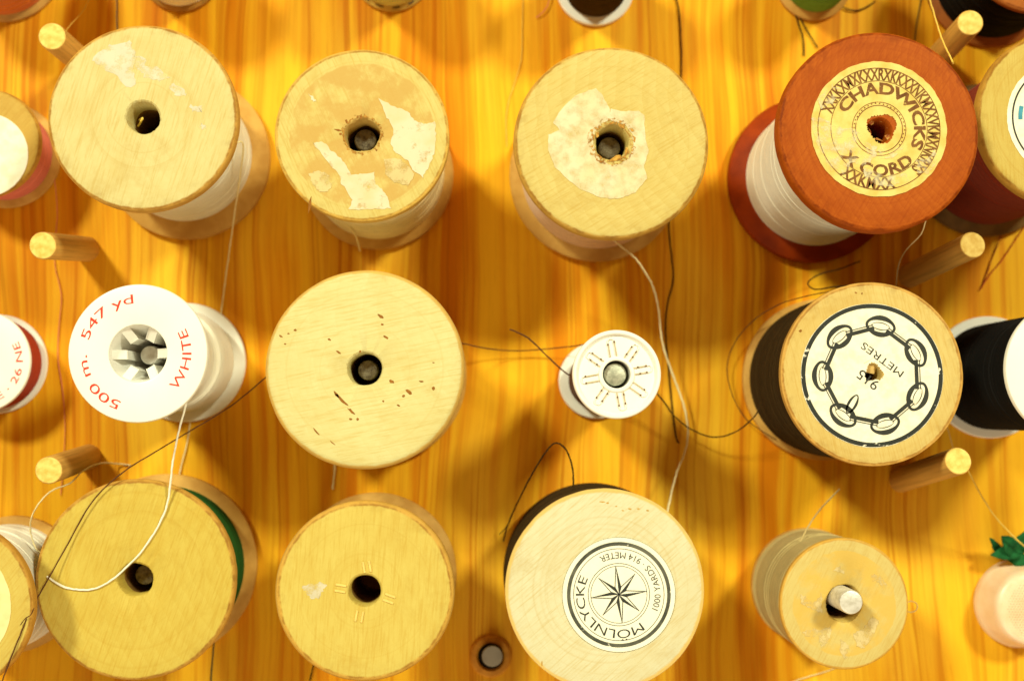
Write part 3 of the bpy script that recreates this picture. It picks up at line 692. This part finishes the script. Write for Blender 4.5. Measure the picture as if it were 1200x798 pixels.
# ---------------------------------------------------------------- plastic spools
t, r, h = (161.5, 414), 82, 43
p1 = plastic_spool('white plastic spool of white thread with red lettering round its rim', t, r, h, M_white, T_white, 0.86, 0.415, 1.3, seed=31, base=1.0, pitch=1.1, shape=lambda t_: 0.93 + 0.05 * math.sin(9 * t_) + 0.02 * math.sin(23 * t_))
def red_print():
    k = pxmm(161, 414, h); cx, cy = 0, 0; z = h - 0.05 + 0.05
    top = [c for c in p1.children if c.name.startswith('top_flange')][0]
    arc_text(top, '500 m.  547 yd', cx, cy, 59.5 * k, 198, 354, 11 * k, z, M_redink)
    arc_text(top, 'WHITE', cx, cy, 63 * k, 135, 62, 11 * k, z, M_redink, False)
    R = p1['R']; rh = R * 0.415
    lathe('bore_funnel', [(rh + 0.02, h - 1.0), (rh - 0.5, h - 3.5), (4.0, h - 15), (2.9, h - 24), (2.9, 3), (rh + 0.02, 3)], M_white, p1, 64)
    for i in range(6):     # ribs inside the bore
        a = math.radians(60 * i + 2)
        bm = bmesh.new(); bmesh.ops.create_cube(bm, size=1.0)
        for v in bm.verts:
            u = rh + 0.3 - (v.co.x + 0.5) * 3.1; w = v.co.y * 1.7; zz = 2 + (v.co.z + 0.5) * (h - 3.4 - (v.co.x + 0.5) * 2.2)
            v.co = Vector((u * math.cos(a) - w * math.sin(a), u * math.sin(a) + w * math.cos(a), zz))
        bmesh.ops.bevel(bm, geom=list(bm.edges), offset=0.15, segments=2, affect='EDGES')
        bm_obj('rib', bm, M_white, p1)
red_print()
x, y = P(174.5, 414, 35); pin(p1.location.x / MM + 0.05, p1.location.y / MM + 0.1, 34, 2.1, pinlabel + 'white spool with red lettering', M_steel)
t, r, h = (723, 438.5), 52, 45
p2 = plastic_spool('small white plastic spool of brown thread with eight raised loops on top', t, r, h, M_white, T_brown, 0.74, 0.315, 1.6, seed=32, dish=0.8, base=1.0)
def loops():
    R = p2['R']; k = pxmm(723, 438, h); z = h - 0.05 - 0.8
    groove_m = worn_material('groove_shade_grime', (0.50, 0.40, 0.24), 0.2, 0.5, 900, 0.8)  # flat tan lines paint the shadow along the loops, with slot dirt
    hole_m = simple_material('mould_pit', (0.16, 0.09, 0.04), 0.8, 0.1, 0.2)
    for i in range(8):
        a = math.radians(90 - (-10 + 45 * i)); ca, sa = math.cos(a), math.sin(a)
        def at(u, v, zz): return (u * ca - v * sa, u * sa + v * ca, zz)
        w = 3.9 * k; r0, r1 = 22 * k, 38 * k
        pts = [at(r0, -w, z), at(r0 + 1, -w, z + .12), at(r1, -w, z + .14), at(r1 + w * .8, -w * .75, z + .14), at(r1 + w * 1.05, 0, z + .14), at(r1 + w * .8, w * .75, z + .14), at(r1, w, z + .14), at(r0 + 1, w, z + .12), at(r0, w, z)]
        base = Vector(p2.location) / MM
        tube('raised_loop', [tuple(Vector(q) + base) for q in pts], 0.16, M_white, p2, 6, 3)
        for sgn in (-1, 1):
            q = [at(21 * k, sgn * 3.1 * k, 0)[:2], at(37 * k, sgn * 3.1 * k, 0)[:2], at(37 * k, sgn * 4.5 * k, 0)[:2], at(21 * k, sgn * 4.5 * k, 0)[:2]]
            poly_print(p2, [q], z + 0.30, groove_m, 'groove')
        V, F = [], []
        for sgn in (-1, 1):
            for rr in ((36, 26) if i % 3 else (37,)):
                x, y, _ = at((rr + random.uniform(-1.5, 1.5)) * k, sgn * 3.9 * k, 0); b = len(V)
                for q in range(8): V.append((x + 1.2 * k * math.cos(q * .785), y + 1.2 * k * math.sin(q * .785), z + 0.36))
                F.append(tuple(range(b, b + 8)))
        mesh_obj('mould_pits', V, F, hole_m, p2)
loops()
pin_in(p2, 43.2, 2.45, (-0.15, 0.0), pinlabel + 'small white plastic spool of brown thread', simple_material('zinc', (0.55, 0.56, 0.45), 0.4, 0.5, 0, 900, (0.34, 0.36, 0.28), 0.3, 0.6))

# ---------------------------------------------------------------- spools cut by the frame
t, r, h = (-19, 167), 66, 16
e1 = wooden_spool('low wooden spool of pink thread with a white label', t, r, h, wm('edge_wood_pink', (0.68, 0.42, 0.10), (0.58, 0.33, 0.06), t, r, h, seed=21), T_pink, 0.86, 0.15, 0.12, 0.10, seed=21)
k = pxmm(0, 170, h); q = L(e1, -17, 182, h)
disc_label(e1, q[0], q[1], 50 * k, h - 0.05, M_paper, None, amp=0.03)
h = 27
def from_base(bx, by, hh):   # top pixel of an upright spool whose base centre is seen at bx, by
    X, Y = P(bx, by, 0); v = RM.transposed() @ Vector((X, Y, hh - CAMZ))
    return (W / 2 + v.x / -v.z * FPX, Hh / 2 - v.y / -v.z * FPX)
k0 = pxmm(697, 0, 0)
e5 = plastic_spool('white plastic spool of dark brown thread', from_base(697, -12.5, h), 0, h, M_white, T_darkbrown, 0.80, 0.3, 1.5, seed=41, R=45.5 * k0)
def edge_base(n, lab, bx, by, rp, thr, tr, sd, c, **kw):
    return wooden_spool(lab, from_base(bx, by, 27), 0, 27, wood_material(n, c, tuple(q * 0.85 for q in c), rp * k0, seed=sd), thr, tr, 0.15, 0.05, 0.05, seed=sd, R=rp * k0,
        base_mat=simple_material(n + '_base', c, 0.65, 0.2, 0, 200, tuple(q * 0.7 for q in c), 0.3), **kw)
e2 = edge_base('edge_wood_orange', 'wooden spool of orange-red thread', 8, -38, 66, thread_material('orange_thread', (0.60, 0.15, 0.012)), 0.91, 22, (0.56, 0.32, 0.08))
e3 = edge_base('edge_wood_dark', 'dark-rimmed wooden spool of white thread', 213, -31, 47, T_white, 0.90, 23, (0.44, 0.22, 0.04))
e4 = edge_base('edge_wood_dash', 'wooden spool of pale green thread with a dashed rim', 460, -31, 47, thread_material('pale_green_thread', (0.66, 0.64, 0.22)), 0.90, 24, (0.62, 0.42, 0.09))
b4 = [c for c in e4.children if c.name.startswith('bottom_flange')][0]
for a in range(0, 360, 24): ring_print(b4, 0, 0, 44.0 * k0, 45.6 * k0, 2.3, M_inksolid, 'printed_dash', 6, a, a + 11)
e6 = wooden_spool('wooden spool of green thread with black thread ends under it', from_base(952, -17, h), 0, h, wood_material('edge_wood_green', (0.70, 0.46, 0.13), (0.62, 0.38, 0.09), 44 * k0, seed=25), T_lightgreen, 0.84, 0.15, 0.05, 0.05, seed=42, R=44 * k0)
e7 = wooden_spool('red-brown wooden spool of black thread', from_base(1157, -17, h), 0, h, wood_material('edge_wood_black', (0.38, 0.12, 0.02), (0.34, 0.10, 0.018), 75 * k0, seed=26), T_black, 0.88, 0.15, 0.05, 0.05, seed=43, R=76 * k0, base_mat=simple_material('red_base', (0.34, 0.10, 0.015), 0.6, 0.2, 0.3))
t, r, h = (1249, 139), 103, 45
e8 = wooden_spool('wooden spool of dark red thread with a white and blue label', t, r, h, wm('edge_wood_blue', (0.70, 0.50, 0.14), (0.52, 0.30, 0.055), t, r, h, seed=27, rot=0.7), T_darkred, 0.86, 0.15, 0.065, 0.07, seed=44, base_mat=simple_material('dark_base_wood', (0.20, 0.11, 0.03), 0.7, 0.2, 0.3))
k = pxmm(1249, 139, h)
l8 = disc_label(e8, 0, 0, 69 * k, h - 0.05, M_paper, 14 * k)
ring_print(l8, 0, 0, 61.5 * k, 63.5 * k, h + 0.11, M_ink); ring_print(l8, 0, 0, 51 * k, 56 * k, h + 0.11, simple_material('blue_ink', (0.06, 0.30, 0.42), 0.6, 0.2, 0.3), 'printed_arc', 20, 268, 285)
h = 42
e9 = plastic_spool('white plastic spool of black thread', from_base(1157, 442, 45), 0, 45, M_white, T_black, 0.86, 0.3, 1.4, seed=45, R=70 * k0)
t, r, h = (-25, 424), 61, 12
e10 = plastic_spool('flat white plastic spool of red thread with red numbers', t, r, h, M_white, T_red, 0.90, 0.3, 1.0, seed=46)
k = pxmm(-20, 424, h); tf = [c for c in e10.children if c.name.startswith('top_flange')][0]
arc_text(tf, 'E · 26 NE', 0, 0, 52 * k, 152, 62, 8.5 * k, h + 0.02, M_redink, False)
t, r, h = (-63, 712), 102, 39
e11 = wooden_spool('yellowish wooden spool of white thread with a pale ring on top', t, r, h, wm('edge_wood_white', (0.76, 0.56, 0.15), (0.56, 0.32, 0.06), t, r, h, seed=28), T_white, 0.80, 0.15, 0.07, 0.05, seed=47, base=0.90)
disc_label(e11, 0, 0, 76 * pxmm(-20, 712, h), h - 0.05, simple_material('pale_label', (0.80, 0.68, 0.32), 0.7, 0.2, 0.15), 10)

# ---------------------------------------------------------------- wooden pegs
def peg(top, base, hgt, rpx, label):
    bx, by = P(base[0], base[1], 0); tx, ty = P(top[0], top[1], hgt)
    r = rpx * pxmm(top[0], top[1], hgt)
    root = thing('wooden_peg', label, 'peg', bx, by, 0, 'wooden pegs between the spools')
    d = Vector((tx - bx, ty - by, hgt)); ln = d.length; q = Vector((0, 0, 1)).rotation_difference(d)
    root.rotation_mode = 'QUATERNION'; root.rotation_quaternion = q
    lathe('shaft', [(r * 0.2, -1.5), (r, -1.5), (r, ln - 0.3), (r * 0.97, ln - 0.1), (r * 0.93, ln - 0.02), (r * 0.2, ln - 0.02)], M_pegside, root, 36)
    solid_lathe('end_face', [(0, ln - 0.6), (r * 0.90, ln - 0.6), (r * 0.945, ln - 0.05), (r * 0.90, ln + 0.06), (0, ln + 0.08)], M_peg, root, 36)
    return root
g1 = peg((61, 43), (104, 80), 30, 16.3, 'wooden peg beside the plain cream spool and the orange-red topped spool')
g2 = peg((50, 288), (102, 292), 30, 16.3, 'wooden peg between the pink thread spool and the white spool with red lettering')
g3 = peg((57, 551), (104, 535), 30, 16.3, 'wooden peg above the broad green thread spool')
g4 = peg((1137, 27), (1095, 72), 30, 15, 'wooden peg against the black thread in the red-brown spool')
g5 = peg((1140, 287), (1066, 323), 34, 15.5, 'wooden peg between the dark red thread spool and the chain label spool')
g6 = peg((1123, 540), (1056, 562), 34, 16, 'wooden peg below the chain label spool with yellow thread beside it')

# bare pin with collar
x, y = P(575, 768, 0)
b0 = thing('metal_pin', 'short bare grey metal pin in a wooden collar beside the star label spool', 'pin', x, y, 0, 'metal pins fixed in the board')
k = pxmm(575, 768, 0)
lathe('collar', [(15 * k, -0.5), (15 * k, 0.7), (17 * k, 1.1), (22 * k, 1.0), (24.5 * k, 0.5), (25 * k, -0.5)], simple_material('collar_wood', (0.66, 0.30, 0.03), 0.6, 0.2, 0, 500, (0.50, 0.20, 0.015), 0.4), b0, 56)
solid_lathe('socket', [(0, 0.0), (14.9 * k, 0.0), (14.9 * k, 0.15), (0, 0.15)], M_dark, b0, 40)
q = solid_lathe('rod', [(0, 0.1), (12.4 * k, 0.1), (12.4 * k, 3.6), (11.6 * k, 4.0), (0, 4.1)], M_dark, b0, 36); q.location = (0.3 * MM, 0.2 * MM, 0)  # rod coloured black as the shadow crescent beside its tip
q = solid_lathe('rod_tip', [(0, 3.9), (11.9 * k, 3.9), (12.1 * k, 4.15), (11.2 * k, 4.4), (0, 4.45)], simple_material('grey_tip', (0.34, 0.33, 0.28), 0.55, 0.3, 0.2), b0, 36); q.location = (0.35 * MM, 0.75 * MM, 0)

# ---------------------------------------------------------------- thimble and leaves
x, y = P(1191, 706, 0); k = pxmm(1190, 706, 0)
th = thing('thimble', 'peach plastic thimble with a dimpled crown', 'thimble', x, y, 0.05)
R = 50 * k
pm, nt, b = new_mat('peach_plastic')
b.inputs['Base Color'].default_value = (0.80, 0.50, 0.30, 1); b.inputs['Roughness'].default_value = 0.35; b.inputs['Subsurface Weight'].default_value = 0.15
b.inputs['Subsurface Radius'].default_value = (0.003, 0.0015, 0.0008)
nt.links.new(mix_c(nt, ramp(nt, noise(nt, coords(nt), 160), 0.35, 0.7), (0.84, 0.64, 0.44), (0.78, 0.55, 0.34)), b.inputs['Base Color'])
solid_lathe('wall', [(0, 1.0), (R * 0.86, 1.0), (R * 0.88, 0), (R, 0), (R, 1.4), (R * 0.97, 2.2), (R * 0.95, 2.6), (R * 0.87, 7.6), (R * 0.84, 8.6), (R * 0.78, 9.3), (R * 0.68, 9.6), (0, 10.0)], pm, th, 72, 40)
V, F = [], []
gx = 0.72
for i in range(-14, 15):
    for j in range(-14, 15):
        px_, py_ = (i + 0.5 * (j % 2)) * gx, j * gx * 0.87
        rr = math.hypot(px_, py_)
        if rr > R * 0.74: continue
        zz = 9.98 - 0.38 * (rr / (R * 0.6)) ** 2 * (1.0 if rr < R * 0.6 else 1.25)
        bb = len(V); V.append((px_, py_, zz + 0.30))
        for q in range(5):
            a = q * 1.2566; V.append((px_ + 0.29 * math.cos(a), py_ + 0.29 * math.sin(a), zz - 0.1))
        for q in range(5): F.append((bb, bb + 1 + q, bb + 1 + (q + 1) % 5))
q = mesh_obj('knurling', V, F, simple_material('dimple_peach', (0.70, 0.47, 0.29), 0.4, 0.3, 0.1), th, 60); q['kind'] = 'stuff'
leafm = simple_material('green_cloth', (0.014, 0.12, 0.035), 0.85, 0.1, 0, 300, (0.007, 0.06, 0.018), 0.5)
x, y = P(1182, 652, 0)
lv = thing('leaf_sprig', 'bunch of small green leaves beside the peach thimble', 'leaves', x, y, 0.05)
def leaf(pts, z0, z1, bend):
    n = 9; V, F = [], []
    (ax_, ay_), (bx_, by_), wd_ = pts
    A = L(lv, ax_, ay_, z0); B = L(lv, bx_, by_, z1); dx, dy = B[0] - A[0], B[1] - A[1]; ln = math.hypot(dx, dy); nx, ny = -dy / ln, dx / ln
    for i in range(n):
        t_ = i / (n - 1); w = wd_ * math.sin(math.pi * min(1, t_ * 0.96 + 0.03)) ** 0.75
        zc = z0 + (z1 - z0) * t_ + bend * math.sin(math.pi * t_)
        for s_ in (-1, -0.5, 0, 0.5, 1):
            wob = 0.12 * math.sin(i * 2.1 + s_)
            V.append((A[0] + dx * t_ + nx * w * s_ + wob, A[1] + dy * t_ + ny * w * s_, zc + 0.35 * abs(s_) * w / wd_ + wob))
    for i in range(n - 1):
        for q in range(4): F.append((i * 5 + q, i * 5 + q + 1, i * 5 + q + 6, i * 5 + q + 5))
    o = mesh_obj('leaf', V, F, leafm, lv, 60); m = o.modifiers.new('thick', 'SOLIDIFY'); m.thickness = 0.0003
leaf(((1203, 640), (1161, 650), 2.0), 3, 6, 1.2)
leaf(((1192, 652), (1174, 628), 2.2), 3, 8, 1.0)
leaf(((1172, 652), (1160, 630), 1.0), 2, 7, 0.5)
leaf(((1190, 648), (1206, 620), 2.4), 3, 7, 1.0)
leaf(((1180, 654), (1206, 656), 1.8), 3, 5, 0.8)

# ---------------------------------------------------------------- loose threads
# those that come off a spool are that spool's part
thread([(276, 168, 30), (285, 170, 28), (281, 210, 16), (275, 250, 6), (268, 300, 2.5), (262, 345, 0.9), (257, 385, 0.5)], 0.27, T_cream, s1)
thread([(223, 493, 0.5), (219, 520, 0.5), (212, 548, 0.5), (207, 575, 0.5)], 0.24, T_cream, label='short cream thread lying between the red-lettered spool and the green thread spool')
thread([(222, 455, 33), (217, 478, 33), (208, 512, 32), (202, 545, 31), (198, 580, 29), (190, 607, 28.4), (168, 643, 28.3), (140, 672, 28.3), (118, 687, 28.3), (98, 691, 28.3), (74, 687, 28.3), (55, 675, 28.3)], 0.30, T_white, p1)
thread([(317, 437, 22), (307, 446, 20), (270, 476, 19), (226, 503, 21), (186, 527, 25), (143, 554, 28.6), (108, 588, 28.9), (78, 640, 29.0), (52, 686, 31), (36, 714, 38), (22, 748, 39.3), (6, 788, 39.3), (0, 805, 39.3)], 0.20, T_brown, s5)
thread([(40, 712, 39.3), (36, 720, 39.5), (30, 724, 39.5), (24, 732, 39.4)], 0.12, T_brown, s5)
thread([(153, 545, 0.4), (135, 543, 1.5), (116, 543, 6), (98, 551, 14), (82, 566, 20), (62, 574, 24), (47, 588, 25), (37, 606, 24), (36, 624, 22), (42, 642, 21), (52, 650, 20)], 0.22, T_cream, e11)
thread([(64, 210, 2), (67, 250, 0.5), (64, 305, 0.4), (70, 335, 0.4), (72, 352, 0.4), (69, 385, 0.4), (68, 420, 0.4), (73, 455, 0.4), (76, 495, 0.4), (75, 530, 0.4), (71, 580, 0.4)], 0.13, T_pink, e1)
thread([(136, -20, 0.3), (137, 5, 0.3), (137, 26, 0.3), (139, 70, 0.3)], 0.16, T_navy, label='straight slate thread running out from under the plain cream spool')
thread([(108, -8, 1), (98, 12, 4), (84, 28, 8), (76, 38, 10)], 0.14, T_yellow, label='thin yellow thread hanging behind the peg by the plain cream spool')
thread([(532, 400, 12), (545, 403, 10), (575, 409, 5), (610, 411, 3), (650, 408, 4), (682, 404, 8), (697, 398, 12)], 0.20, T_brown, p2)
thread([(597, 386, 22), (603, 388, 22), (620, 397, 21), (640, 416, 20), (662, 436, 19), (690, 452, 18)], 0.24, T_brown, p2, 'thread_end')
thread([(756, 448, 12), (775, 467, 9), (790, 487, 7), (810, 503, 6), (836, 512, 7), (862, 506, 10), (884, 488, 14), (892, 474, 15)], 0.22, T_darkbrown, s6)
thread([(718, 280, 22), (727, 288, 22), (747, 306, 20), (764, 334, 16), (772, 364, 12), (776, 400, 9), (788, 438, 6), (801, 474, 4), (806, 503, 4), (803, 528, 5), (793, 553, 8), (785, 585, 10), (780, 612, 12)], 0.36, T_cream, s3)
thread([(788, -12, 0.5), (795, 10, 0.5), (798, 45, 0.5), (798, 90, 0.4), (790, 180, 0.4), (784, 262, 0.4), (787, 300, 0.4), (789, 328, 0.4), (782, 358, 0.4), (780, 390, 0.4), (784, 440, 0.4), (789, 488, 0.4), (793, 514, 0.4), (796, 519, 0.4)], 0.25, T_darkbrown, label='long dark thread lying on the board from under the round-patched spool to a knot')
thread([(590, 634, 3), (594, 618, 4), (604, 594, 7), (620, 562, 13), (638, 532, 17), (651, 519, 19), (664, 528, 20), (671, 550, 20), (672, 575, 19), (674, 592, 18)], 0.25, T_darkbrown, s9, 'thread_end')
thread([(585, 626, 3), (591, 620, 4.2), (598, 610, 5)], 0.15, T_darkbrown, s9, 'thread_end')
thread([(985, 340, 20), (950, 346, 16), (915, 356, 10), (885, 374, 6), (862, 400, 4), (852, 430, 3), (858, 462, 3), (872, 488, 3), (890, 503, 3), (910, 515, 3)], 0.16, T_brown, s6)
thread([(1008, 306, 4), (985, 315, 5), (962, 321, 7), (947, 331, 9), (955, 339, 12), (980, 336, 16), (1003, 335, 20), (1012, 340, 24)], 0.22, T_darkbrown, s6)
thread([(1085, 258, 40), (1079, 275, 36), (1063, 292, 28), (1053, 310, 20), (1050, 336, 12)], 0.18, T_cream, s4)
thread([(1086, -12, 20), (1092, 8, 28), (1103, 44, 42), (1114, 68, 53), (1117, 75, 53)], 0.24, T_yellow, label='bright yellow thread stretched from the red-brown spool top past the peg')
thread([(1133, 548, 30), (1140, 562, 26), (1152, 584, 20), (1170, 610, 14), (1196, 636, 9), (1215, 650, 6)], 0.26, T_yellow, label='yellow thread strung from the lower peg to the green leaves')
thread([(984, 573, 14), (974, 583, 15), (960, 598, 16), (949, 614, 17), (938, 634, 17.5), (930, 655, 17)], 0.24, T_tan, s10, 'thread_end')
thread([(1060, 708, 15), (1067, 704, 15), (1074, 707, 15), (1074, 714, 15), (1067, 717, 15), (1058, 714, 15)], 0.18, T_tan, s10)
thread([(925, 800, 0.4), (945, 793, 0.4), (966, 787, 0.6), (985, 780, 0.8)], 0.20, T_cream, s10)
thread([(1186, 225, 6), (1181, 245, 4), (1173, 275, 1), (1158, 315, 0.4), (1150, 338, 0.4)], 0.18, T_darkred, e8)
thread([(1210, 255, 1), (1194, 275, 0.4), (1174, 305, 0.4), (1160, 322, 0.4), (1148, 340, 0.4)], 0.18, T_red, label='red thread end lying on the board by the dark red thread spool')
thread([(645, -4, 1), (641, 8, 1), (635, 16, 0.8), (628, 21, 0.5)], 0.16, T_pink, label='tiny pink thread end on the board by the white spool of brown thread')
thread([(613, -10, 0.4), (612, 30, 0.4), (611, 68, 0.4), (603, 98, 0.4), (597, 116, 0.4), (593, 140, 0.4), (594, 172, 0.4)], 0.13, T_yellow, label='thin yellow thread curving over the board beside the round-patched spool')
thread([(930, 10, 1.0), (936, 30, 0.6), (941, 46, 0.5), (942, 66, 0.5)], 0.24, T_black, e6, 'thread_end')
thread([(934, 14, 1.0), (942, 30, 0.6), (950, 43, 0.5), (958, 56, 0.5)], 0.24, T_black, e6, 'thread_end')
thread([(980, 3, 0.6), (990, 10, 0.6), (1003, 13, 0.6), (1015, 9, 0.6), (1026, 2, 0.6)], 0.24, T_black, label='black curved thread on the board between the green and black thread spools')
thread([(1080, -6, 0.5), (1077, 12, 0.5), (1074, 30, 0.5), (1072, 48, 0.5)], 0.16, T_greenblack, label='thin dark green thread on the board by the black thread spool')
thread([(393, 535, 1.0), (392, 552, 0.6), (390, 573, 0.5)], 0.38, T_cream, s5, 'thread_end')
thread([(402, 255, 20), (410, 266, 17), (417, 277, 12), (422, 294, 4)], 0.28, T_cream, s2, 'thread_end')
thread([(251, 740, 1), (250, 762, 0.6), (248, 785, 0.4), (247, 805, 0.4)], 0.2, T_greenblack, s7)
thread([(369, 775, 1), (366, 785, 0.5), (363, 798, 0.4)], 0.2, T_darkbrown, s8)
thread([(1106, 490, 8), (1111, 504, 5), (1117, 525, 3)], 0.13, T_tan, label='thin tan thread between the chain label spool and the lower peg')
